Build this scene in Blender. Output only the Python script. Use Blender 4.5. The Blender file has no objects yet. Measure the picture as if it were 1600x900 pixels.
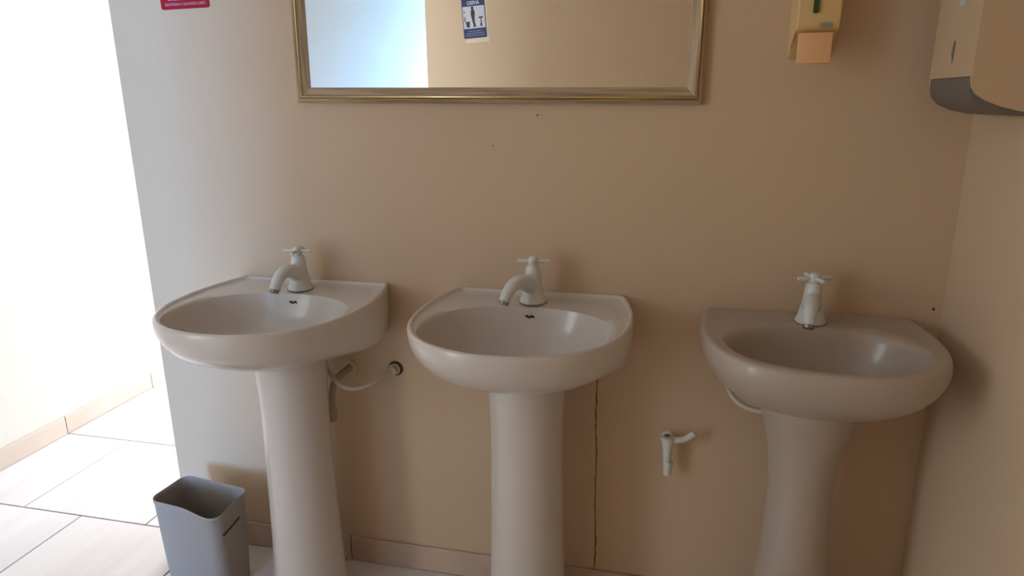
import bpy, bmesh, math, random
from mathutils import Vector, Matrix
from mathutils.bvhtree import BVHTree
random.seed(4)
scene = bpy.context.scene
COL = scene.collection
PI = math.pi

# ------------------------------------------------------------------ camera
yaw, pitch, roll = 0.2297, 0.2652, -0.0093
fw = Vector((-math.sin(yaw)*math.cos(pitch), math.cos(yaw)*math.cos(pitch), -math.sin(pitch)))
rt0 = Vector((math.cos(yaw), math.sin(yaw), 0))
up0 = rt0.cross(fw)
rt = rt0*math.cos(roll) + up0*math.sin(roll)
up = up0*math.cos(roll) - rt0*math.sin(roll)
cd = bpy.data.cameras.new('camera')
cd.sensor_width = 36
cd.lens = 36*1080/1600
cd.clip_start = 0.02
cam = bpy.data.objects.new('camera', cd)
COL.objects.link(cam)
M = Matrix.Identity(4)
for r_ in range(3):
    M[r_][0], M[r_][1], M[r_][2] = rt[r_], up[r_], -fw[r_]
M[0][3], M[1][3], M[2][3] = 0.2077, -1.5761, 1.275
cam.matrix_world = M
scene.camera = cam

# ------------------------------------------------------------------ world, light, exposure
w = bpy.data.worlds.new('daylight')
scene.world = w
w.use_nodes = True
bg = w.node_tree.nodes['Background']
bg.inputs[0].default_value = (0.54, 0.78, 1.0, 1)
bg.inputs[1].default_value = 4.3
scene.view_settings.view_transform = 'Standard'
scene.view_settings.look = 'None'
scene.view_settings.exposure = -0.05
scene.view_settings.gamma = 1.0
scene.view_settings.use_curve_mapping = False


def area(name, loc, direction, sx, sy, power, color):
    l = bpy.data.lights.new(name, 'AREA')
    l.shape = 'RECTANGLE'
    l.size, l.size_y = sx, sy
    l.energy = power
    l.color = color
    o = bpy.data.objects.new(name, l)
    o.location = loc
    o.rotation_euler = Vector(direction).to_track_quat('-Z', 'Y').to_euler()
    COL.objects.link(o)
    return o


# daylight entering at the side doorway and at both ends of the passage
area('doorway_daylight', (-2.31, -2.17, 1.05), (1, 0, 0), 0.80, 1.95, 12, (1.0, 0.87, 0.62))
area('passage_end_daylight', (-1.60, -7.20, 1.00), (0, 1, 0), 0.90, 1.9, 400, (0.19, 0.46, 1.0))
area('far_doorway_daylight', (-1.62, 2.36, 1.05), (0, -1, 0), 0.80, 2.0, 106, (0.78, 0.84, 1.0))

# ------------------------------------------------------------------ materials
def mat(name, color, rough=0.5, metallic=0.0, noise=None, bump=None, coat=0.0, spec=0.5, var=None):
    """noise=(scale, amount): brightness mottling; bump=(scale, strength)"""
    m = bpy.data.materials.new(name)
    m.use_nodes = True
    nt = m.node_tree
    b = nt.nodes['Principled BSDF']
    b.inputs['Base Color'].default_value = (*color, 1)
    b.inputs['Roughness'].default_value = rough
    b.inputs['Metallic'].default_value = metallic
    b.inputs['Coat Weight'].default_value = coat
    b.inputs['Coat Roughness'].default_value = 0.08
    b.inputs['Specular IOR Level'].default_value = spec
    tc = nt.nodes.new('ShaderNodeTexCoord')
    if noise:
        n = nt.nodes.new('ShaderNodeTexNoise')
        n.inputs['Scale'].default_value = noise[0]
        n.inputs['Detail'].default_value = 5
        nt.links.new(tc.outputs['Object'], n.inputs['Vector'])
        mx = nt.nodes.new('ShaderNodeMix')
        mx.data_type = 'RGBA'
        a = noise[1]
        mx.inputs['A'].default_value = (*[c*(1-a) for c in color], 1)
        mx.inputs['B'].default_value = (*[min(1, c*(1+a)) for c in color], 1)
        nt.links.new(n.outputs['Fac'], mx.inputs['Factor'])
        nt.links.new(mx.outputs['Result'], b.inputs['Base Color'])
    if bump:
        n2 = nt.nodes.new('ShaderNodeTexNoise')
        n2.inputs['Scale'].default_value = bump[0]
        n2.inputs['Detail'].default_value = 4
        nt.links.new(tc.outputs['Object'], n2.inputs['Vector'])
        bp = nt.nodes.new('ShaderNodeBump')
        bp.inputs['Strength'].default_value = bump[1]
        bp.inputs['Distance'].default_value = 0.004
        nt.links.new(n2.outputs['Fac'], bp.inputs['Height'])
        nt.links.new(bp.outputs['Normal'], b.inputs['Normal'])
    return m


PAINT = (0.675, 0.485, 0.322)
M_wall = mat('tan_wall_paint', PAINT, 0.55, noise=(3.0, 0.035), bump=(14, 0.12), spec=0.35)
M_wall_lit = mat('brightened_tan_wall_paint', (0.75, 0.575, 0.40), 0.55, noise=(3.0, 0.035), bump=(14, 0.12), spec=0.35)  # tan wall paint lightened in colour, standing in for light on the rear wall
M_white = mat('pale_wall_paint', (0.68, 0.575, 0.46), 0.6, noise=(2.0, 0.04), bump=(14, 0.12))
M_ceil = mat('ceiling_paint', (0.78, 0.74, 0.66), 0.8, noise=(2.0, 0.03))
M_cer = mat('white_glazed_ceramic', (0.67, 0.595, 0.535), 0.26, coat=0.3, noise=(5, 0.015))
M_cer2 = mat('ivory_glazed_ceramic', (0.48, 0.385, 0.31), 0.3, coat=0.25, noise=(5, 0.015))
M_abs = mat('white_tap_plastic', (0.73, 0.73, 0.70), 0.3, noise=(20, 0.03))
M_chrome = mat('dull_chrome', (0.35, 0.33, 0.30), 0.25, 1.0, noise=(80, 0.2))
M_dark = mat('dark_recess', (0.03, 0.025, 0.02), 0.7, noise=(40, 0.3))
M_hole = mat('drill_hole', (0.06, 0.035, 0.02), 0.9, noise=(60, 0.3))
M_crack = mat('brown_wall_crack', (0.22, 0.11, 0.045), 0.9, noise=(60, 0.3))
M_bin = mat('grey_bin_plastic', (0.325, 0.265, 0.22), 0.5, noise=(7, 0.05), bump=(60, 0.1))
M_hose = mat('white_hose_plastic', (0.62, 0.55, 0.46), 0.35, noise=(30, 0.04))
M_pipe = mat('dusty_waste_pipe', (0.46, 0.34, 0.24), 0.6, noise=(30, 0.08))
M_beige = mat('beige_collar_plastic', (0.62, 0.52, 0.33), 0.45, noise=(30, 0.06))
M_cream = mat('yellowed_cream_plastic', (0.76, 0.50, 0.22), 0.35, noise=(6, 0.04))
M_lever = mat('aged_peach_plastic', (0.86, 0.48, 0.23), 0.4, noise=(6, 0.03))
M_cover = mat('aged_white_plastic', (0.62, 0.44, 0.28), 0.4, noise=(4, 0.03))
M_grey = mat('grey_tray_plastic', (0.17, 0.145, 0.115), 0.5, noise=(8, 0.05))
M_green = mat('green_level_window', (0.03, 0.09, 0.015), 0.15, noise=(10, 0.2))
M_label = mat('blue_grey_label', (0.26, 0.31, 0.31), 0.4, noise=(60, 0.25))
M_tag = mat('pale_blue_label', (0.55, 0.62, 0.62), 0.4, noise=(60, 0.1))
M_red = mat('red_sign_print', (0.40, 0.006, 0.02), 0.6, noise=(10, 0.05), spec=0.2)
M_pink = mat('faded_white_lettering', (0.55, 0.24, 0.32), 0.5, noise=(90, 0.1))
M_blue = mat('blue_sign_print', (0.04, 0.06, 0.16), 0.5, noise=(20, 0.06), spec=0.3)
M_blue2 = mat('faded_blue_lettering', (0.25, 0.33, 0.50), 0.5, noise=(90, 0.1))
M_signw = mat('white_sign_face', (0.66, 0.66, 0.78), 0.4, noise=(10, 0.03))
M_lett = mat('white_lettering', (0.72, 0.74, 0.86), 0.5, noise=(50, 0.04))
M_ink = mat('black_pictogram', (0.03, 0.03, 0.035), 0.5, noise=(20, 0.1))
M_paper = mat('cream_paper', (0.88, 0.78, 0.58), 0.7, noise=(10, 0.03))
M_grout = mat('grey_grout', (0.10, 0.09, 0.085), 0.9, noise=(50, 0.15))
M_ground = mat('outside_concrete', (0.45, 0.44, 0.42), 0.9, noise=(4, 0.1))

# silvered mirror
M_mirror = bpy.data.materials.new('silvered_mirror')
M_mirror.use_nodes = True
nt = M_mirror.node_tree
b = nt.nodes['Principled BSDF']
b.inputs['Metallic'].default_value = 1
b.inputs['Roughness'].default_value = 0.0
b.inputs['Base Color'].default_value = (0.92, 0.90, 0.84, 1)

# frame: worn champagne-gold leaf with brushed streaks
def frame_mat(scale):
    m = bpy.data.materials.new('worn_gold_frame')
    m.use_nodes = True
    nt = m.node_tree
    b = nt.nodes['Principled BSDF']
    tc = nt.nodes.new('ShaderNodeTexCoord')
    mp = nt.nodes.new('ShaderNodeMapping')
    mp.inputs['Scale'].default_value = scale
    n = nt.nodes.new('ShaderNodeTexNoise')
    n.inputs['Scale'].default_value = 2.2
    n.inputs['Detail'].default_value = 6
    cr = nt.nodes.new('ShaderNodeValToRGB')
    cr.color_ramp.elements[0].position = 0.3
    cr.color_ramp.elements[0].color = (0.29, 0.19, 0.105, 1)
    cr.color_ramp.elements[1].position = 0.7
    cr.color_ramp.elements[1].color = (0.60, 0.44, 0.28, 1)
    nt.links.new(tc.outputs['Object'], mp.inputs['Vector'])
    nt.links.new(mp.outputs['Vector'], n.inputs['Vector'])
    nt.links.new(n.outputs['Fac'], cr.inputs['Fac'])
    nt.links.new(cr.outputs['Color'], b.inputs['Base Color'])
    b.inputs['Metallic'].default_value = 0.2
    b.inputs['Roughness'].default_value = 0.5
    return m


M_frame = frame_mat((3, 90, 90))
M_frame_up = frame_mat((90, 90, 3))
M_goldline = mat('bright_gold_bead', (0.86, 0.66, 0.36), 0.25, 0.9, noise=(30, 0.2))

# porcelain floor tile: pale with faint diagonal veins
def tile_mat(name, base, vein, rough):
    m = bpy.data.materials.new(name)
    m.use_nodes = True
    nt = m.node_tree
    b = nt.nodes['Principled BSDF']
    geo = nt.nodes.new('ShaderNodeNewGeometry')
    oi = nt.nodes.new('ShaderNodeObjectInfo')
    mp = nt.nodes.new('ShaderNodeMapping')
    mp.inputs['Rotation'].default_value = (0, 0, 0.35)
    mp.inputs['Scale'].default_value = (9, 1.3, 5)
    add = nt.nodes.new('ShaderNodeVectorMath')
    add.operation = 'ADD'
    mul = nt.nodes.new('ShaderNodeMath')
    mul.operation = 'MULTIPLY'
    mul.inputs[1].default_value = 30
    nt.links.new(oi.outputs['Random'], mul.inputs[0])
    nt.links.new(geo.outputs['Position'], mp.inputs['Vector'])
    nt.links.new(mp.outputs['Vector'], add.inputs[0])
    nt.links.new(mul.outputs['Value'], add.inputs[1])
    n = nt.nodes.new('ShaderNodeTexNoise')
    n.inputs['Scale'].default_value = 1.0
    n.inputs['Detail'].default_value = 6
    n.inputs['Distortion'].default_value = 0.6
    nt.links.new(add.outputs['Vector'], n.inputs['Vector'])
    cr = nt.nodes.new('ShaderNodeValToRGB')
    cr.color_ramp.elements[0].position = 0.35
    cr.color_ramp.elements[0].color = (*vein, 1)
    cr.color_ramp.elements[1].position = 0.62
    cr.color_ramp.elements[1].color = (*base, 1)
    nt.links.new(n.outputs['Fac'], cr.inputs['Fac'])
    nt.links.new(cr.outputs['Color'], b.inputs['Base Color'])
    b.inputs['Roughness'].default_value = rough
    return m


M_tile = tile_mat('veined_porcelain', (0.78, 0.69, 0.61), (0.71, 0.61, 0.55), 0.3)
M_skirt = tile_mat('veined_skirting_tile', (0.66, 0.49, 0.375), (0.57, 0.41, 0.30), 0.35)

# ------------------------------------------------------------------ helpers
def link(o, parent=None):
    COL.objects.link(o)
    if parent is not None:
        o.parent = parent
    return o


def obj(name, bm, m, parent=None, smooth=False, angle=None):
    me = bpy.data.meshes.new(name)
    bmesh.ops.recalc_face_normals(bm, faces=bm.faces[:])
    bm.to_mesh(me)
    bm.free()
    me.materials.append(m)
    if smooth:
        for p in me.polygons:
            p.use_smooth = True
        if angle:
            me.set_sharp_from_angle(angle=math.radians(angle))
    return link(bpy.data.objects.new(name, me), parent)


def thing(name, label, cat, loc=(0, 0, 0), group=None, rot=(0, 0, 0)):
    o = bpy.data.objects.new(name, None)
    o.empty_display_size = 0.05
    o.location = loc
    o.rotation_euler = rot
    COL.objects.link(o)
    o['label'] = label
    o['category'] = cat
    if group:
        o['group'] = group
    return o


def add_box(bm, x0, x1, y0, y1, z0, z1):
    vs = [bm.verts.new((x, y, z)) for z in (z0, z1) for x, y in ((x0, y0), (x1, y0), (x1, y1), (x0, y1))]
    for f in ((0, 1, 2, 3), (4, 5, 6, 7), (0, 1, 5, 4), (1, 2, 6, 5), (2, 3, 7, 6), (3, 0, 4, 7)):
        bm.faces.new([vs[i] for i in f])
    return vs


def box(x0, x1, y0, y1, z0, z1, bevel=0, seg=2):
    bm = bmesh.new()
    add_box(bm, x0, x1, y0, y1, z0, z1)
    if bevel:
        bmesh.ops.bevel(bm, geom=bm.edges[:], offset=bevel, segments=seg, profile=0.5, affect='EDGES')
    return bm


def loft(bm, rings, closed=True, cap0=False, cap1=False):
    vr = [[bm.verts.new(p) for p in r] for r in rings]
    n = len(vr[0])
    for a, c in zip(vr, vr[1:]):
        for i in range(n if closed else n-1):
            j = (i+1) % n
            bm.faces.new((a[i], a[j], c[j], c[i]))
    for flag, r in ((cap0, vr[0]), (cap1, vr[-1])):
        if flag:
            c = bm.verts.new(sum((v.co for v in r), Vector())/n)
            for i in range(n):
                bm.faces.new((r[i], r[(i+1) % n], c))
    return vr


def lathe(bm, prof, n=32, origin=(0, 0, 0), cap0=True, cap1=True, axis='z', squash=(1, 1)):
    rings = []
    o = Vector(origin)
    for r, h in prof:
        ring = []
        for i in range(n):
            a = 2*PI*i/n
            c, s = r*math.cos(a)*squash[0], r*math.sin(a)*squash[1]
            v = {'z': (c, s, h), 'y': (c, h, s), 'x': (h, c, s)}[axis]
            ring.append(o+Vector(v))
        rings.append(ring)
    loft(bm, rings, True, cap0, cap1)


def catmull(pts, n, closed=False):
    pts = [Vector(p) for p in pts]
    out = []
    m = len(pts)
    segs = m if closed else m-1
    for s in range(segs):
        if closed:
            p0, p1, p2, p3 = pts[(s-1) % m], pts[s], pts[(s+1) % m], pts[(s+2) % m]
        else:
            p0, p1, p2, p3 = pts[max(s-1, 0)], pts[s], pts[s+1], pts[min(s+2, m-1)]
        for k in range(n):
            t = k/n
            out.append(0.5*((2*p1)+(p2-p0)*t+(2*p0-5*p1+4*p2-p3)*t*t+(3*p1-p0-3*p2+p3)*t**3))
    if not closed:
        out.append(pts[-1])
    return out


def tube(bm, pts, radii, n=16, cap=True, squash=1.0):
    pts = [Vector(p) for p in pts]
    if not isinstance(radii, (list, tuple)):
        radii = [radii]*len(pts)
    ref = Vector((1, 0, 0))
    rings = []
    for i, p in enumerate(pts):
        t = (pts[min(i+1, len(pts)-1)]-pts[max(i-1, 0)]).normalized()
        if abs(t.dot(ref)) > 0.95:
            ref = Vector((0, 0, 1))
        a = (ref-t*ref.dot(t)).normalized()
        c = t.cross(a)
        ref = a
        rings.append([p+radii[i]*(a*math.cos(2*PI*k/n)+c*squash*math.sin(2*PI*k/n)) for k in range(n)])
    loft(bm, rings, True, cap, cap)


def extrude_poly(bm, pts, axis, a, c):
    """prism: polygon pts in the two other axes, extruded from a to c"""
    def v(p, t):
        return {'x': (t, p[0], p[1]), 'y': (p[0], t, p[1]), 'z': (p[0], p[1], t)}[axis]
    r0 = [bm.verts.new(v(p, a)) for p in pts]
    r1 = [bm.verts.new(v(p, c)) for p in pts]
    n = len(pts)
    bm.faces.new(r0)
    bm.faces.new(r1)
    for i in range(n):
        bm.faces.new((r0[i], r0[(i+1) % n], r1[(i+1) % n], r1[i]))


def rounded(x0, x1, y0, y1, r, n=6):
    pts = []
    for cx, cy, a0 in ((x1-r, y1-r, 0), (x0+r, y1-r, 90), (x0+r, y0+r, 180), (x1-r, y0+r, 270)):
        for k in range(n+1):
            a = math.radians(a0+90*k/n)
            pts.append((cx+r*math.cos(a), cy+r*math.sin(a)))
    return pts


def text_obj(name, body, size, m, parent, matrix, extrude=0.0002, xscale=1.0, bold=0.0):
    cu = bpy.data.curves.new(name, 'FONT')
    cu.body = body
    cu.size = size
    cu.align_x = 'CENTER'
    cu.align_y = 'CENTER'
    cu.extrude = extrude
    cu.offset = bold
    cu.resolution_u = 3
    t = bpy.data.objects.new(name+'_curve', cu)
    COL.objects.link(t)
    bpy.context.view_layer.update()
    dg = bpy.context.evaluated_depsgraph_get()
    me = bpy.data.meshes.new_from_object(t.evaluated_get(dg))
    bpy.data.objects.remove(t)
    me.materials.clear()
    me.materials.append(m)
    me.name = name
    me.transform(matrix @ Matrix.Diagonal((xscale, 1, 1, 1)))
    return link(bpy.data.objects.new(name, me), parent)


def structure(o):
    o['kind'] = 'structure'
    return o


# ------------------------------------------------------------------ room shell
XL, XR, XF = -1.19, 0.779, -2.111          # sink wall left end, right wall, passage wall
YR = -2.10                                  # rear wall face
TOP = 2.70

bm = bmesh.new()
add_box(bm, XF-0.3, XR+0.15, -7.5, 2.6, -0.10, -0.004)
floor = structure(obj('floor', bm, M_grout))
# paved yard outside the doorways
bm = bmesh.new()
add_box(bm, -12, XF-0.3, -14, 12, -0.12, -0.02)
add_box(bm, XF-0.3, 10, -14, -7.5, -0.12, -0.02)
add_box(bm, XF-0.3, 10, 2.6, 12, -0.12, -0.02)
add_box(bm, XR+0.15, 10, -7.5, 2.6, -0.12, -0.02)
structure(obj('ground', bm, M_ground))

# floor tiles (square, half-bond rows running along the sink wall)
P = 0.4660
GAP = 0.0048
rows = []
y = 0.0115
ys = [0.0115+0.4695*k for k in range(-16, 6)]
xoff = {0: -1.353, 1: -1.591}
cache = {}


def add_tile(x0, x1, y0, y1, parent):
    sx, sy = x1-x0, y1-y0
    key = (round(sx, 3), round(sy, 3))
    if key not in cache:
        bm = bmesh.new()
        hx, hy, t, bv = sx/2, sy/2, 0.0, 0.0012
        lo = [bm.verts.new(v) for v in ((-hx, -hy, -0.008), (hx, -hy, -0.008), (hx, hy, -0.008), (-hx, hy, -0.008))]
        md = [bm.verts.new(v) for v in ((-hx, -hy, -bv), (hx, -hy, -bv), (hx, hy, -bv), (-hx, hy, -bv))]
        hi = [bm.verts.new(v) for v in ((-hx+bv, -hy+bv, 0), (hx-bv, -hy+bv, 0), (hx-bv, hy-bv, 0), (-hx+bv, hy-bv, 0))]
        for a, c in ((lo, md), (md, hi)):
            for i in range(4):
                bm.faces.new((a[i], a[(i+1) % 4], c[(i+1) % 4], c[i]))
        bm.faces.new(hi)
        bm.faces.new(lo)
        bmesh.ops.recalc_face_normals(bm, faces=bm.faces[:])
        me = bpy.data.meshes.new('tile')
        bm.to_mesh(me)
        bm.free()
        me.materials.append(M_tile)
        cache[key] = me
    o = bpy.data.objects.new('tile', cache[key])
    o.location = ((x0+x1)/2, (y0+y1)/2, 0)
    link(o, parent)


for k, (ya, yb) in enumerate(zip(ys, ys[1:])):
    kk = k-16        # row 0 starts at y = 0.0115
    off = xoff[0] if kk % 2 == 0 else xoff[1]
    if kk == 1:
        off = -1.63
    n0 = math.floor((XF-off)/P)
    for j in range(n0, n0+8):
        x0, x1 = off+j*P, off+(j+1)*P
        x0, x1 = max(x0, XF+0.001), min(x1, XR-0.001)
        if x1-x0 < 0.008:
            continue
        y0, y1 = max(ya, -7.4), min(yb, 2.38)
        if y1-y0 < 0.03:
            continue
        if y0 > -0.2 and x1 > XL+0.1 and y0 > 0.4:
            # behind the sink wall the floor only continues in the passage
            if x0 > XL:
                continue
            x1 = min(x1, XL)
        if yb < -2.6 and x0 > -1.05:
            continue
        add_tile(x0+GAP/2, x1-GAP/2, y0+GAP/2, y1-GAP/2, floor)

# sink wall
bm = bmesh.new()
add_box(bm, XL, XR+0.15, 0.0, 0.14, -0.004, TOP)
sel = [e for e in bm.edges if abs(e.verts[0].co.x-XL) < 1e-5 and abs(e.verts[1].co.x-XL) < 1e-5 and abs(e.verts[0].co.z-e.verts[1].co.z) > 1 and e.verts[0].co.y < 0.01]
bmesh.ops.bevel(bm, geom=sel, offset=0.004, segments=3, profile=0.5, affect='EDGES')
wall_back = structure(obj('wall_back', bm, M_wall))

# right wall
bm = bmesh.new()
add_box(bm, XR, XR+0.15, YR-0.12, 0.0, -0.004, TOP)
wall_right = structure(obj('wall_right', bm, M_wall))

# rear wall (partition seen in the mirror), and its run along the passage
bm = bmesh.new()
add_box(bm, -1.10, XR, YR-0.12, YR, -0.004, TOP)
wall_rear = structure(obj('wall_rear', bm, M_wall_lit))
bm = bmesh.new()
add_box(bm, -1.10, -0.98, -7.4, YR-0.12, -0.004, TOP)
structure(obj('wall_passage', bm, M_white))

# passage wall on the left with the doorway to the outside
bm = bmesh.new()
T = 0.15
add_box(bm, XF-T, XF, -7.4, -2.60, -0.004, TOP)
add_box(bm, XF-T, XF, -2.60, -1.72, 2.08, TOP)
add_box(bm, XF-T, XF, -1.72, 2.4, -0.004, TOP)
wall_left = structure(obj('wall_left', bm, M_white))

# wall behind the sink wall: closes the passage, with the opening to the light
bm = bmesh.new()
add_box(bm, XF-T, -2.05, 2.4, 2.55, -0.004, TOP)
add_box(bm, -1.20, -0.9, 2.4, 2.55, -0.004, TOP)
add_box(bm, -2.05, -1.20, 2.4, 2.55, 2.08, TOP)
add_box(bm, XL, XL+0.12, 1.9, 2.4, -0.004, TOP)
add_box(bm, XL, XL+0.12, 0.14, 1.9, 2.25, TOP)
structure(obj('wall_far', bm, M_white))

# door frames
bm = bmesh.new()
for y0, y1 in ((-2.62, -2.59), (-1.73, -1.70)):
    add_box(bm, XF-T-0.01, XF+0.012, y0, y1, 0, 2.09)
add_box(bm, XF-T-0.01, XF+0.012, -2.62, -1.70, 2.06, 2.10)
structure(obj('door_1', bm, M_white))

bm = bmesh.new()
add_box(bm, XF-T, XR+0.15, -7.4, 2.55, TOP, TOP+0.12)
structure(obj('ceiling', bm, M_ceil))

# ------------------------------------------------------------------ skirting tiles
HB = 0.0764


def skirting(name, axis, fixed, out, joints, z1=HB, th=0.008):
    """run of cut skirting tiles; out = direction (+1/-1) the tile stands proud of the wall"""
    bm = bmesh.new()
    a, c = joints[0], joints[-1]
    lo, hi = sorted((fixed, fixed+out*0.0045))
    if axis == 'x':
        add_box(bm, a, c, lo, hi, 0.0, z1-0.001)
    else:
        add_box(bm, lo, hi, a, c, 0.0, z1-0.001)
    base = structure(obj(name, bm, M_grout))
    for j0, j1 in zip(joints, joints[1:]):
        lo, hi = sorted((fixed+out*0.001, fixed+out*th))
        if axis == 'x':
            b2 = box(j0+0.0015, j1-0.0015, lo, hi, 0.0015, z1, 0.001, 1)
        else:
            b2 = box(lo, hi, j0+0.0015, j1-0.0015, 0.0015, z1, 0.001, 1)
        obj('tile', b2, M_skirt, base)
    return base


skirting('baseboard_back', 'x', 0.0, -1, [XL+0.002, -1.106, -0.640, -0.174, 0.292, XR-0.009])
skirting('baseboard_right', 'y', XR, -1, [YR+0.009, -1.86, -1.39, -0.92, -0.45, -0.002])
skirting('baseboard_left', 'y', XF, 1, [-1.69]+[0.475+0.475*k for k in range(-4, 5)])
skirting('baseboard_passage', 'y', XF, 1, [-7.35, -6.86, -6.39, -5.92, -5.45, -5.0, -4.53, -4.06, -3.59, -3.12, -2.63])
skirting('baseboard_rear', 'x', YR, 1, [-1.098, -0.64, -0.174, 0.292, XR-0.009])

# wall crack below the middle sink: a ragged brown line standing in the paint
bm = bmesh.new()
pl, n = [], 46
for i in range(n):
    t = i/(n-1)
    z = 0.66-0.585*t
    x = 0.0485+0.0085*t+random.uniform(-0.0013, 0.0013)+0.0012*math.sin(t*17)
    wd = 0.0010+random.random()*0.0011
    pl.append((x, z, wd))
va = [[bm.verts.new((x-wd, -0.0002, z)), bm.verts.new((x, -0.0009, z)), bm.verts.new((x+wd, -0.0002, z))] for x, z, wd in pl]
for a, c in zip(va, va[1:]):
    bm.faces.new((a[0], a[1], c[1], c[0]))
    bm.faces.new((a[1], a[2], c[2], c[1]))
obj('crack', bm, M_crack, wall_back)

# old drill holes
for x, z, r in ((-0.203, 1.174, 0.0016), (-0.098, 1.242, 0.002), (0.762, 0.837, 0.003)):
    bm = bmesh.new()
    lathe(bm, [(r, 0.0), (r, -0.0008), (r*0.6, -0.001)], 12, (x, 0, z), axis='y')
    obj('drill_hole', bm, M_hole, wall_back)

# ------------------------------------------------------------------ mirror
mir = thing('wall_mirror', 'wide framed mirror with a worn gold frame hanging above the sinks', 'mirror',
            (-0.212, 0.0, 1.268), rot=(0.0, 0.012, 0))
# local: x -0.4715..0.4715, z 0..0.62, front towards -y
MW, MH, FWD = 0.4715, 0.62, 0.036
prof = [(0.0, 0.0), (0.0, -0.012), (0.004, -0.017), (0.009, -0.0185), (0.0105, -0.0165), (0.0125, -0.020),
        (0.0155, -0.0215), (0.018, -0.0175), (0.022, -0.016), (0.030, -0.0125), (0.0345, -0.011), (0.036, -0.008), (0.036, 0.0)]


def rail(corner_a, corner_b, inward, name='frame_rail'):
    """mitred moulding from corner a to b; prof = (distance inwards, depth)"""
    a, c = Vector(corner_a), Vector(corner_b)
    d = (c-a).normalized()
    inn = Vector(inward)
    r0 = [a+inn*p+d*p+Vector((0, q, 0)) for p, q in prof]
    r1 = [c+inn*p-d*p+Vector((0, q, 0)) for p, q in prof]
    bm = bmesh.new()
    v0 = [bm.verts.new(v) for v in r0]
    v1 = [bm.verts.new(v) for v in r1]
    for i in range(len(prof)-1):
        bm.faces.new((v0[i], v0[i+1], v1[i+1], v1[i]))
    bm.faces.new(v0)
    bm.faces.new(v1)
    return bm


corners = [(-MW, 0, 0), (MW, 0, 0), (MW, 0, MH), (-MW, 0, MH)]
inw = [(0, 0, 1), (-1, 0, 0), (0, 0, -1), (1, 0, 0)]
for k in range(4):
    a, c = Vector(corners[k]), Vector(corners[(k+1) % 4])
    ro = obj('frame_rail', rail(a, c, inw[k]), M_frame if k % 2 == 0 else M_frame_up, mir, True, 35)
    d = (c-a).normalized()
    bm = bmesh.new()
    p = 0.0145
    tube(bm, [a+Vector(inw[k])*p+d*p+Vector((0, -0.0195, 0)), c+Vector(inw[k])*p-d*p+Vector((0, -0.0195, 0))], 0.0026, 8)
    obj('gold_bead', bm, M_goldline, ro, True)
obj('mirror_glass', box(-MW+0.034, MW-0.034, -0.009, -0.004, 0.034, MH-0.034), M_mirror, mir)

# ------------------------------------------------------------------ pedestal sinks
N = 144


def outline(half):
    """symmetric plan outline: list of (x,y) from the back right corner round the front"""
    right = half
    left = [(-x, y) for x, y in reversed(half) if x > 1e-6]
    pts = [Vector((x, y, 0)) for x, y in right+left]
    cur = catmull(pts, 14)
    # close along the wall
    back = [cur[-1].lerp(cur[0], t/20) for t in range(1, 20)]
    cur = cur+back
    L = [0]
    for a, c in zip(cur, cur[1:]+cur[:1]):
        L.append(L[-1]+(c-a).length)
    out, j = [], 0
    for i in range(N):
        s = L[-1]*i/N
        while L[j+1] < s:
            j += 1
        t = (s-L[j])/max(1e-9, L[j+1]-L[j])
        out.append(cur[j].lerp(cur[(j+1) % len(cur)], t))
    return out


def sm(a, c, x):
    t = min(1, max(0, (x-a)/(c-a)))
    return t*t*(3-2*t)


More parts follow.
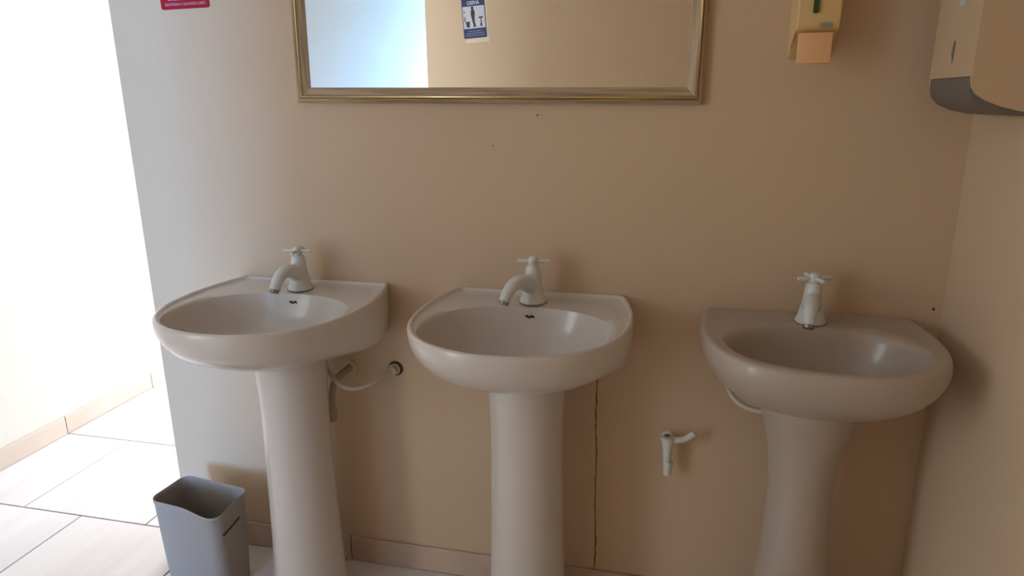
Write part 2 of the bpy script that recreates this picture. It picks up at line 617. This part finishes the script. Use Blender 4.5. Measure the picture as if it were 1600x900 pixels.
def basin_bmesh(kind):
    if kind == 'a':
        half = [(0.196, -0.0005), (0.2075, -0.012), (0.228, -0.10), (0.235, -0.19), (0.226, -0.28), (0.200, -0.347),
                (0.160, -0.398), (0.108, -0.432), (0.050, -0.450), (0.0, -0.4535)]
        bc, brx, bry, bp = Vector((0.0, -0.268, 0)), 0.198, 0.160, 2.35
        H = 0.832
        lip, deck = 0.0, -0.0065
        rim = [(1.0, -0.016), (1.0, -0.008), (0.996, -0.003), (0.988, 0.0), (0.972, 0.0), (0.962, -0.0015), (0.952, -0.005), (0.945, deck)]
        inner = [(1.0, -0.010), (0.985, -0.018), (0.955, -0.034), (0.90, -0.058), (0.80, -0.085), (0.64, -0.108), (0.42, -0.122), (0.2, -0.128), (0.09, -0.130)]
        fr_s = [1.0, 0.990, 0.960, 0.905, 0.83, 0.73, 0.62, 0.50, 0.40]
        fr_z = [-0.016, -0.033, -0.054, -0.075, -0.092, -0.108, -0.122, -0.134, -0.144]
        bk_s = [1.0, 0.998, 0.992, 0.975, 0.93, 0.84, 0.71, 0.55, 0.40]
        bk_z = [-0.016, -0.045, -0.080, -0.115, -0.130, -0.136, -0.140, -0.142, -0.144]
    else:
        half = [(0.196, -0.0005), (0.2135, -0.010), (0.2245, -0.085), (0.2265, -0.165), (0.2165, -0.240), (0.193, -0.302),
                (0.152, -0.348), (0.095, -0.374), (0.045, -0.384), (0.0, -0.387)]
        bc, brx, bry, bp = Vector((0.0, -0.232, 0)), 0.180, 0.131, 2.15
        H = 0.816
        deck = -0.002
        rim = [(1.0, -0.030), (1.004, -0.020), (1.0, -0.010), (0.990, -0.0035), (0.975, -0.0008), (0.955, 0.0), (0.93, -0.0008), (0.91, deck)]
        inner = [(1.04, -0.0035), (1.0, -0.009), (0.97, -0.020), (0.93, -0.040), (0.87, -0.064), (0.77, -0.090), (0.62, -0.110), (0.42, -0.123), (0.2, -0.129), (0.09, -0.130)]
        fr_s = [1.0, 0.985, 0.95, 0.895, 0.82, 0.725, 0.61, 0.49, 0.40]
        fr_z = [-0.030, -0.043, -0.060, -0.078, -0.095, -0.111, -0.125, -0.137, -0.146]
        bk_s = [1.0, 0.995, 0.975, 0.925, 0.84, 0.72, 0.60, 0.47, 0.38]
        bk_z = [-0.030, -0.045, -0.068, -0.090, -0.107, -0.121, -0.132, -0.140, -0.146]
    O = outline(half)
    PC = Vector((0, -0.145, 0))
    I = []
    for p in O:
        d = p-bc
        a = math.atan2(d.y/bry, d.x/brx)
        ca, sa = math.cos(a), math.sin(a)
        k = (abs(ca)**bp+abs(sa)**bp)**(-1/bp)
        I.append(bc+Vector((brx*ca*k, bry*sa*k, 0)))
    rings = []
    for k in reversed(range(len(fr_s))):
        ring = []
        for p in O:
            wgt = sm(-0.34, -0.06, p.y) if kind == 'a' else sm(-0.24, -0.03, p.y)
            s = fr_s[k]*(1-wgt)+bk_s[k]*wgt
            z = fr_z[k]*(1-wgt)+bk_z[k]*wgt
            q = PC+(p-PC)*s
            ring.append(Vector((q.x, q.y, H+z)))
        rings.append(ring)
    for s, z in rim[1:]:
        rings.append([Vector((*(PC+(p-PC)*s).xy, H+z)) for p in O])
    last = rings[-1]
    for t in (0.33, 0.66):
        rings.append([last[i].lerp(Vector((*I[i].xy, H+deck)), t) for i in range(N)])
    for s, z in inner:
        rings.append([Vector((*(bc+(q-bc)*s+Vector((0, 0.02*(1-s), 0))).xy, H+z)) for q in I])
    bm = bmesh.new()
    loft(bm, rings, True, False, True)
    return bm, H, bc


def pedestal_bmesh(kind, top):
    if kind == 'a':
        prof = [(0.100, 0.0), (0.1005, 0.012), (0.096, 0.05), (0.092, 0.14), (0.0875, 0.30), (0.0850, 0.45), (0.0845, 0.55), (0.087, 0.62), (0.091, top)]
    else:
        prof = [(0.096, 0.0), (0.0965, 0.012), (0.089, 0.06), (0.0775, 0.20), (0.0695, 0.34), (0.066, 0.45), (0.069, 0.52), (0.077, 0.58), (0.090, 0.625), (0.100, top)]
    pts = catmull([(r, z, 0) for r, z in prof], 5)
    bm = bmesh.new()
    rings = []
    for p in pts:
        r, z = p.x, p.y
        ring = []
        for i in range(64):
            a = 2*PI*i/64
            # a full rounded front and a flatter, hollow looking back
            yy = math.sin(a)*r*(1.0 if math.sin(a) < 0 else 0.72)
            ring.append(Vector((math.cos(a)*r, -0.145+yy, z)))
        rings.append(ring)
    loft(bm, rings, True, True, True)
    return bm


def make_tap(parent, H, y0, swivel, kind):
    """pillar tap: tapered body, arched spout, aerator, cross handle"""
    bm = bmesh.new()
    o = (0, y0, H)
    lathe(bm, [(0.030, 0.0), (0.031, 0.002), (0.0305, 0.005), (0.0270, 0.014), (0.0235, 0.026), (0.0205, 0.040), (0.0190, 0.052),
               (0.0183, 0.060), (0.0178, 0.066), (0.0178, 0.068), (0.0172, 0.070), (0.0165, 0.078), (0.0150, 0.084), (0.010, 0.087)], 32, o)
    c, s = math.cos(swivel), math.sin(swivel)

    def P(d, h):
        return Vector((s*d, y0-c*d, H+h))
    pts = catmull([P(0.002, 0.032), P(0.022, 0.047), P(0.046, 0.0560), P(0.069, 0.0525), P(0.087, 0.040), P(0.099, 0.022)], 6)
    n = len(pts)
    rad = [0.0200+(0.0128-0.0200)*min(1, (i/(n-1))*1.2) for i in range(n)]
    tube(bm, pts, rad, 24)
    tap = obj('tap', bm, M_abs, parent, True, 50)
    tap['label'] = 'white plastic pillar tap with cross handle'
    bm = bmesh.new()
    d = (pts[-1]-pts[-2]).normalized()
    tube(bm, [pts[-1]-d*0.002, pts[-1]+d*0.0065], 0.0112, 20)
    tube(bm, [pts[-1]+d*0.0064, pts[-1]+d*0.0072], 0.0088, 20)
    ae = obj('aerator', bm, M_chrome, tap, True, 40)
    ae['label'] = 'dull metal aerator ring'
    bm = bmesh.new()
    lathe(bm, [(0.008, 0.084), (0.0105, 0.088), (0.0115, 0.093), (0.0115, 0.101), (0.009, 0.106), (0.004, 0.108)], 24, o)
    for k in range(4):
        a = PI/2*k+(0.12 if kind == 'a' else 0.35)
        v = Vector((math.cos(a), math.sin(a), 0))
        base = Vector(o)+Vector((0, 0, 0.0965))
        tube(bm, [base+v*0.006, base+v*0.022, base+v*0.033, base+v*0.037], [0.0048, 0.0040, 0.0050, 0.0036], 12)
    obj('handle', bm, M_abs, tap, True, 45)
    bm = bmesh.new()
    lathe(bm, [(0.0325, 0.0), (0.0325, 0.0016), (0.030, 0.0022)], 32, (0, y0, H-0.0006))
    obj('washer', bm, M_chrome, tap, True, 40)
    return tap


def make_sink(kind, x, label, swivel):
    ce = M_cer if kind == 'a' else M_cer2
    root = thing('pedestal_sink', label, 'sink', (x, 0, 0), 'pedestal sinks along the wall')
    bm, H, bc = basin_bmesh(kind)
    bm.faces.ensure_lookup_table()
    bmesh.ops.recalc_face_normals(bm, faces=bm.faces[:])
    tree = BVHTree.FromBMesh(bm)
    basin = obj('basin', bm, ce, root, True, 60)
    obj('pedestal', pedestal_bmesh(kind, H-0.136), ce, root, True, 60)
    deckz = tree.ray_cast(Vector((0, -0.075, 1.2)), Vector((0, 0, -1)))[0].z
    tap = make_tap(root, deckz, -0.072 if kind == 'a' else -0.068, swivel, kind)
    if kind == 'a':
        hit, nrm, _, _ = tree.ray_cast(Vector((0.0, -0.25, H-0.014)), Vector((0, 1, -0.12)).normalized())
        if hit:
            bm = bmesh.new()
            pts = []
            for i in range(9):
                u = -0.0105+0.021*i/8
                h2 = tree.ray_cast(Vector((u, -0.25, H-0.014+0.0018*math.sin(i*1.3))), Vector((0, 1, -0.12)).normalized())
                pts.append(h2[0])
            tube(bm, pts, [0.0012, 0.0026, 0.0030, 0.0026, 0.0022, 0.0026, 0.0030, 0.0024, 0.0012], 8)
            ov = obj('overflow_slot', bm, M_dark, basin, True)
    bm = bmesh.new()
    zb = tree.ray_cast(Vector((0, bc.y+0.018, 1.2)), Vector((0, 0, -1)))[0].z
    lathe(bm, [(0.024, -0.002), (0.025, 0.002), (0.021, 0.003), (0.017, 0.001), (0.015, -0.001)], 28, (0, bc.y+0.018, zb))
    obj('drain_ring', bm, M_chrome, basin, True, 50)
    return root


make_sink('a', -0.686, 'white pedestal sink nearest the open passage, its overflow slot showing, beside the grey bin', -0.10)
make_sink('a', -0.094, 'middle white pedestal sink, centred between the other two, with the wall crack at its right', -0.50)
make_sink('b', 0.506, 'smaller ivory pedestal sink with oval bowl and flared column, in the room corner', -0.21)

# ------------------------------------------------------------------ supply hoses and waste pipe
def hose_thing(name, label, cat, path, r, group=None):
    t = thing(name, label, cat, path[0], group)
    o = Vector(path[0])
    pts = [p-o for p in catmull(path, 8)]
    bm = bmesh.new()
    tube(bm, pts, r, 14)
    obj('hose', bm, M_hose, t, True)
    return t, o


G = 'flexible water hoses under the sinks'
t, o = hose_thing('water_hose', 'white flexible hose from left sink to the beige wall collar with black ring', 'hose',
                  [(-0.477, -0.018, 0.600), (-0.493, -0.045, 0.594), (-0.515, -0.075, 0.585), (-0.548, -0.10, 0.580), (-0.585, -0.105, 0.592),
                   (-0.622, -0.085, 0.62), (-0.655, -0.06, 0.67)], 0.0062, G)
bm = bmesh.new()
lathe(bm, [(0.0155, 0.0), (0.0155, -0.004), (0.012, -0.0065), (0.0115, -0.02), (0.0085, -0.023)], 24, Vector((-0.477, 0, 0.600))-o, axis='y')
obj('collar', bm, M_beige, t, True, 40)
bm = bmesh.new()
lathe(bm, [(0.0195, 0.0), (0.0195, -0.0025), (0.017, -0.003)], 24, Vector((-0.4745, 0, 0.6015))-o, axis='y')
obj('rubber_ring', bm, M_dark, t, True, 40)
hose_thing('water_hose', 'white flexible hose looping from the wall under the corner sink', 'hose',
           [(0.345, -0.004, 0.715), (0.341, -0.05, 0.692), (0.346, -0.085, 0.664), (0.362, -0.108, 0.640), (0.388, -0.122, 0.628), (0.418, -0.13, 0.627),
            (0.452, -0.135, 0.635)], 0.0058, G)
hose_thing('water_hose', 'short piece of white hose peeping out right under middle sink', 'hose',
           [(0.022, -0.004, 0.668), (0.022, -0.05, 0.650), (0.012, -0.10, 0.640), (-0.015, -0.125, 0.640), (-0.05, -0.13, 0.646)], 0.0062, G)

t = thing('waste_pipe', 'white waste pipe bending from the wall down behind the left sink column', 'pipe', (-0.603, 0, 0.595))
bm = bmesh.new()
tube(bm, catmull([(0, -0.002, 0), (-0.008, -0.03, -0.006), (-0.02, -0.05, -0.02), (-0.03, -0.055, -0.045), (-0.036, -0.052, -0.09), (-0.040, -0.05, -0.13)], 6), 0.0095, 18)
obj('pipe', bm, M_pipe, t, True)
bm = bmesh.new()
lathe(bm, [(0.019, 0.0), (0.019, -0.003), (0.014, -0.006)], 24, (0, 0, 0), axis='y')
obj('wall_ring', bm, M_beige, t, True, 40)
bm = bmesh.new()
lathe(bm, [(0.0115, -0.135), (0.0125, -0.130), (0.0125, -0.105), (0.0110, -0.100)], 18, (-0.038, -0.050, 0.0))
obj('nut', bm, M_pipe, t, True, 40)

# ------------------------------------------------------------------ low wall tap with lever
t = thing('wall_tap', 'small white lever tap low on the wall between middle and corner sinks', 'tap', (0.226, 0, 0.480))
bm = bmesh.new()
lathe(bm, [(0.016, 0.0), (0.016, -0.003), (0.011, -0.006), (0.0105, -0.030)], 24, (0, 0, 0), axis='y')
lathe(bm, [(0.008, -0.048), (0.0098, -0.044), (0.0108, -0.020), (0.0140, 0.0), (0.0165, 0.012), (0.0160, 0.018), (0.010, 0.020)], 24, (0, -0.036, 0))
obj('body', bm, M_abs, t, True, 45)
bm = bmesh.new()
lathe(bm, [(0.0088, -0.082), (0.0100, -0.080), (0.0108, -0.060), (0.0115, -0.049), (0.0095, -0.046)], 22, (0.003, -0.036, 0))
obj('hose_nozzle', bm, M_abs, t, True, 45)
bm = bmesh.new()
tube(bm, catmull([(0.002, -0.037, 0.010), (0.022, -0.037, 0.012), (0.040, -0.037, 0.017), (0.053, -0.037, 0.027), (0.060, -0.037, 0.034)], 5), 0.0078, 16, squash=0.75)
obj('lever', bm, M_abs, t, True)
bm = bmesh.new()
lathe(bm, [(0.0062, 0.0195), (0.0062, 0.0212), (0.004, 0.0216)], 16, (-0.002, -0.036, 0))
sc_ = obj('lever_screw', bm, M_crack, t, True, 40)
sc_['label'] = 'rusty brown screw head'

# ------------------------------------------------------------------ waste bin
def bin_ring(hx, hy, z, r, wave=0.0, n=9):
    base = rounded(-hx, hx, -hy, hy, r, n)
    pts = []
    for i, p in enumerate(base):
        q = base[(i+1) % len(base)]
        m = 14 if math.hypot(q[0]-p[0], q[1]-p[1]) > 0.02 else 1
        pts += [(p[0]+(q[0]-p[0])*k/m, p[1]+(q[1]-p[1])*k/m) for k in range(m)]
    out = []
    for x, y in pts:
        dz = 0
        if wave:
            u = (x/hx+1)/2          # 0 left .. 1 right
            # scooped rim: dips at the near right corner, gentle dip at the far left one
            dist = math.hypot((x-hx*0.80)*0.80, y+hy*0.9)
            dz = -wave*math.exp(-(dist/0.042)**2.6)
            dist2 = math.hypot(x+hx*0.9, y-hy*0.9)
            dz += wave*0.15*math.exp(-(dist2/0.06)**2)
        out.append(Vector((x, y, z+dz)))
    return out


wb = thing('waste_bin', 'grey plastic waste bin with scooped rim, open top, on the floor by the wall end', 'bin', (-0.990, -0.164, 0), rot=(0, 0, -0.125))
wb.scale = (1.08, 1.04, 1.0)
HB2 = 0.262
bm = bmesh.new()
rg = []
for z, s in ((0.0, 0.0), (0.002, 0.004), (0.05, 0.006), (0.13, 0.0085), (0.20, 0.0105), (0.235, 0.0115)):
    rg.append(bin_ring(0.0895+s, 0.0500+s, z, 0.027))
rg[0] = bin_ring(0.0875, 0.048, 0.0, 0.025)
# rim band rolls outwards
rg.append(bin_ring(0.1015, 0.0620, HB2-0.013, 0.028, 0.015))
rg.append(bin_ring(0.1030, 0.0635, HB2-0.010, 0.028, 0.015))
rg.append(bin_ring(0.1033, 0.0638, HB2-0.003, 0.028, 0.015))
rg.append(bin_ring(0.1022, 0.0627, HB2, 0.027, 0.015))
rg.append(bin_ring(0.1005, 0.0610, HB2-0.002, 0.026, 0.015))
rg.append(bin_ring(0.0992, 0.0597, HB2-0.012, 0.026, 0.014))
rg.append(bin_ring(0.0970, 0.0575, 0.20, 0.025))
rg.append(bin_ring(0.0890, 0.0500, 0.01, 0.025))
loft(bm, rg, True, True, True)
obj('bucket', bm, M_bin, wb, True, 60)
# dark handle slot on the narrow right face, running downhill towards the camera
bm = bmesh.new()
xs = 0.1008
extrude_poly(bm, [(-0.042, 0.188), (-0.040, 0.185), (0.012, 0.199), (0.020, 0.203), (0.018, 0.206), (0.010, 0.203)], 'x', xs-0.003, xs+0.0012)
bs = obj('handle_slot', bm, M_dark, wb)
bs['label'] = 'dark slot in the side face'

# ------------------------------------------------------------------ soap dispenser
sd = thing('soap_dispenser', 'cream wall soap dispenser with green level window and push lever', 'dispenser', (0.460, 0, 1.34))
bm = bmesh.new()
# side profile (y, z): shell sweeping from the wall plate to the front
side = [(0, 0.012), (-0.008, 0.012), (-0.030, 0.030), (-0.060, 0.050), (-0.082, 0.058), (-0.088, 0.066), (-0.090, 0.09), (-0.092, 0.20), (-0.086, 0.225), (-0.06, 0.24), (0, 0.24)]
extrude_poly(bm, side, 'x', -0.039, 0.039)
edges = [e for e in bm.edges if abs(abs(e.verts[0].co.x)-0.039) < 1e-5 and e.verts[0].co.x*e.verts[1].co.x > 0 and not (abs(e.verts[0].co.y) < 1e-5 and abs(e.verts[1].co.y) < 1e-5)]
bmesh.ops.bevel(bm, geom=edges, offset=0.004, segments=3, profile=0.5, affect='EDGES')
obj('body', bm, M_cream, sd, True, 40)
bm = box(-0.034, 0.026, -0.101, -0.083, -0.003, 0.0535, 0.003)
obj('push_lever', bm, M_lever, sd, True, 40)
bm = bmesh.new()
lathe(bm, [(0.006, 0.015), (0.007, 0.02), (0.007, 0.04)], 16, (-0.004, -0.055, -0.012))
obj('spout', bm, M_cream, sd, True, 40)
bm = bmesh.new()
extrude_poly(bm, rounded(-0.0125, -0.0025, 0.0875, 0.185, 0.0048), 'y', -0.0955, -0.088)
obj('level_window', bm, M_green, sd)
bm = bmesh.new()
extrude_poly(bm, rounded(0.003, 0.024, 0.0635, 0.0705, 0.001, 3), 'y', -0.0905, -0.084)
obj('label_plate', bm, M_label, sd)

# ------------------------------------------------------------------ paper towel dispenser on the right wall
td = thing('towel_dispenser', 'off-white paper towel dispenser with grey curved tray on the right wall', 'dispenser', (XR, -0.17, 1.25))
bm = bmesh.new()
# profile (x, z), x measured from the wall towards the room (negative)
cov = [(0, -0.002), (-0.03, 0.000), (-0.06, 0.008), (-0.085, 0.018), (-0.100, 0.028), (-0.108, 0.040), (-0.110, 0.055), (-0.108, 0.28), (-0.104, 0.33), (-0.09, 0.35), (0, 0.352)]
# near side cheek goes all the way down, the front panel stops above the tray
extrude_poly(bm, cov, 'y', -0.100, -0.095)
extrude_poly(bm, cov, 'y', 0.095, 0.100)
front = [(-0.004, 0.056), (-0.110, 0.056), (-0.108, 0.28), (-0.104, 0.33), (-0.09, 0.35), (0, 0.352), (0, 0.056)]
extrude_poly(bm, front, 'y', -0.0951, 0.0951)
obj('cover', bm, M_cover, td, True, 30)
bm = bmesh.new()
tray = [(0, -0.008), (-0.04, -0.007), (-0.07, 0.000), (-0.092, 0.010), (-0.104, 0.022), (-0.1085, 0.036), (-0.1085, 0.0552), (0, 0.0552)]
extrude_poly(bm, tray, 'y', -0.0948, 0.0948)
obj('tray', bm, M_grey, td, True, 30)
bm = bmesh.new()
tube(bm, [(-0.1095, -0.004, 0.080), (-0.1098, -0.004, 0.098), (-0.1098, -0.004, 0.117)], [0.0012, 0.0036, 0.0016], 10)
obj('sight_slot', bm, M_grey, td, True)
bm = bmesh.new()
extrude_poly(bm, rounded(-0.024, 0.0, 0.172, 0.19, 0.002, 3), 'x', -0.1105, -0.106)
obj('label_plate', bm, M_tag, td)

# ------------------------------------------------------------------ red sign, upper left
rs = thing('wall_sign', 'small red rounded sign with pale lettering, left of the mirror', 'sign', (-0.969, 0, 1.497), rot=(0, -0.012, 0))
bm = bmesh.new()
extrude_poly(bm, rounded(-0.067, 0.067, 0.0, 0.125, 0.006), 'y', 0.0, -0.002)
obj('sign_plate', bm, M_red, rs)
Mt = Matrix.Translation((0.002, -0.0022, 0.0105)) @ Matrix.Rotation(PI/2, 4, 'X')
text_obj('lettering', 'MANTENHA O BANHEIRO LIMPO', 0.0092, M_pink, rs, Mt, bold=0.0002, xscale=0.83)
for zz, x0, x1 in ((0.0215, -0.045, 0.036), (0.031, -0.050, 0.048), (0.040, -0.04, 0.04)):
    bm = bmesh.new()
    x = x0
    while x < x1:
        wd = random.uniform(0.006, 0.016)
        add_box(bm, x, min(x+wd, x1), -0.0024, -0.0019, zz-0.0018, zz+0.0018)
        x += wd+0.003
    so = obj('small_print', bm, M_pink, rs)
    so['kind'] = 'stuff'

# ------------------------------------------------------------------ blue notice on the rear wall, seen in the mirror
ns = thing('notice_sign', 'blue and white notice with person and sink pictograms, seen in the mirror', 'sign', (-0.828, YR, 1.588), rot=(0, -0.065, 0))
# local x = world x, z up, face towards +y
W2, HN = 0.0615, 0.200
def flat(name, pts, m, y0, y1):
    bm = bmesh.new()
    extrude_poly(bm, pts, 'y', y0, y1)
    return obj(name, bm, m, ns)


bkc = flat('backing_card', rounded(-0.054, 0.072, -0.022, 0.19, 0.004), M_paper, 0.0, 0.001)
flat('sign_plate', rounded(-W2, W2, 0.0, HN, 0.005), M_blue, 0.001, 0.0025)
flat('white_panel', rounded(-W2+0.004, W2-0.004, 0.048, 0.155, 0.003), M_signw, 0.0025, 0.0028)
flat('border_strip', rounded(-W2+0.004, W2-0.004, 0.1905, 0.1945, 0.001), M_signw, 0.0025, 0.0028)
flip = Matrix.Rotation(PI, 4, 'Z') @ Matrix.Rotation(PI/2, 4, 'X')
text_obj('lettering', 'AVISO', 0.0245, M_lett, ns, Matrix.Translation((0, 0.0028, 0.1700)) @ flip, bold=0.0006, xscale=0.95)
for zz, hw in ((0.034, 0.035), (0.024, 0.046), (0.014, 0.050)):
    bm = bmesh.new()
    x = -hw
    while x < hw:
        wd = random.uniform(0.006, 0.014)
        add_box(bm, x, min(x+wd, hw), 0.0024, 0.0028, zz-0.002, zz+0.002)
        x += wd+0.0025
    so = obj('small_print', bm, M_blue2, ns)
    so['kind'] = 'stuff'
# pictograms
person = bmesh.new()
c0 = (-0.006, 0.1455)
extrude_poly(person, [(c0[0]+0.0075*math.cos(a*PI/10), c0[1]+0.0085*math.sin(a*PI/10)) for a in range(20)], 'y', 0.0028, 0.0031)
extrude_poly(person, [(-0.010, 0.1385), (-0.001, 0.1385), (0.005, 0.133), (0.006, 0.118), (0.003, 0.098), (-0.013, 0.098), (-0.016, 0.112), (-0.015, 0.133)], 'y', 0.0028, 0.0031)
extrude_poly(person, [(-0.013, 0.0985), (0.003, 0.0985), (0.003, 0.080), (0.007, 0.060), (-0.004, 0.058), (-0.010, 0.080)], 'y', 0.0028, 0.0031)
extrude_poly(person, [(-0.011, 0.054), (0.008, 0.054), (0.007, 0.060), (-0.004, 0.0605)], 'y', 0.0028, 0.0031)
obj('person_pictogram', person, M_ink, ns)
pic = bmesh.new()
extrude_poly(pic, [(-0.050, 0.082), (-0.022, 0.083), (-0.024, 0.076), (-0.026, 0.054), (-0.042, 0.053), (-0.045, 0.076)], 'y', 0.0028, 0.0031)
extrude_poly(pic, [(-0.052, 0.083), (-0.046, 0.083), (-0.047, 0.110), (-0.051, 0.105)], 'y', 0.0028, 0.0031)
extrude_poly(pic, [(-0.053, 0.126), (-0.050, 0.121), (-0.047, 0.127), (-0.050, 0.140)], 'y', 0.0028, 0.0031)
obj('toilet_pictogram', pic, M_ink, ns)
pic = bmesh.new()
extrude_poly(pic, [(0.022, 0.101), (0.050, 0.102), (0.044, 0.094), (0.028, 0.093)], 'y', 0.0028, 0.0031)
extrude_poly(pic, [(0.034, 0.0935), (0.038, 0.0935), (0.039, 0.075), (0.043, 0.056), (0.030, 0.056), (0.034, 0.075)], 'y', 0.0028, 0.0031)
obj('sink_pictogram', pic, M_ink, ns)
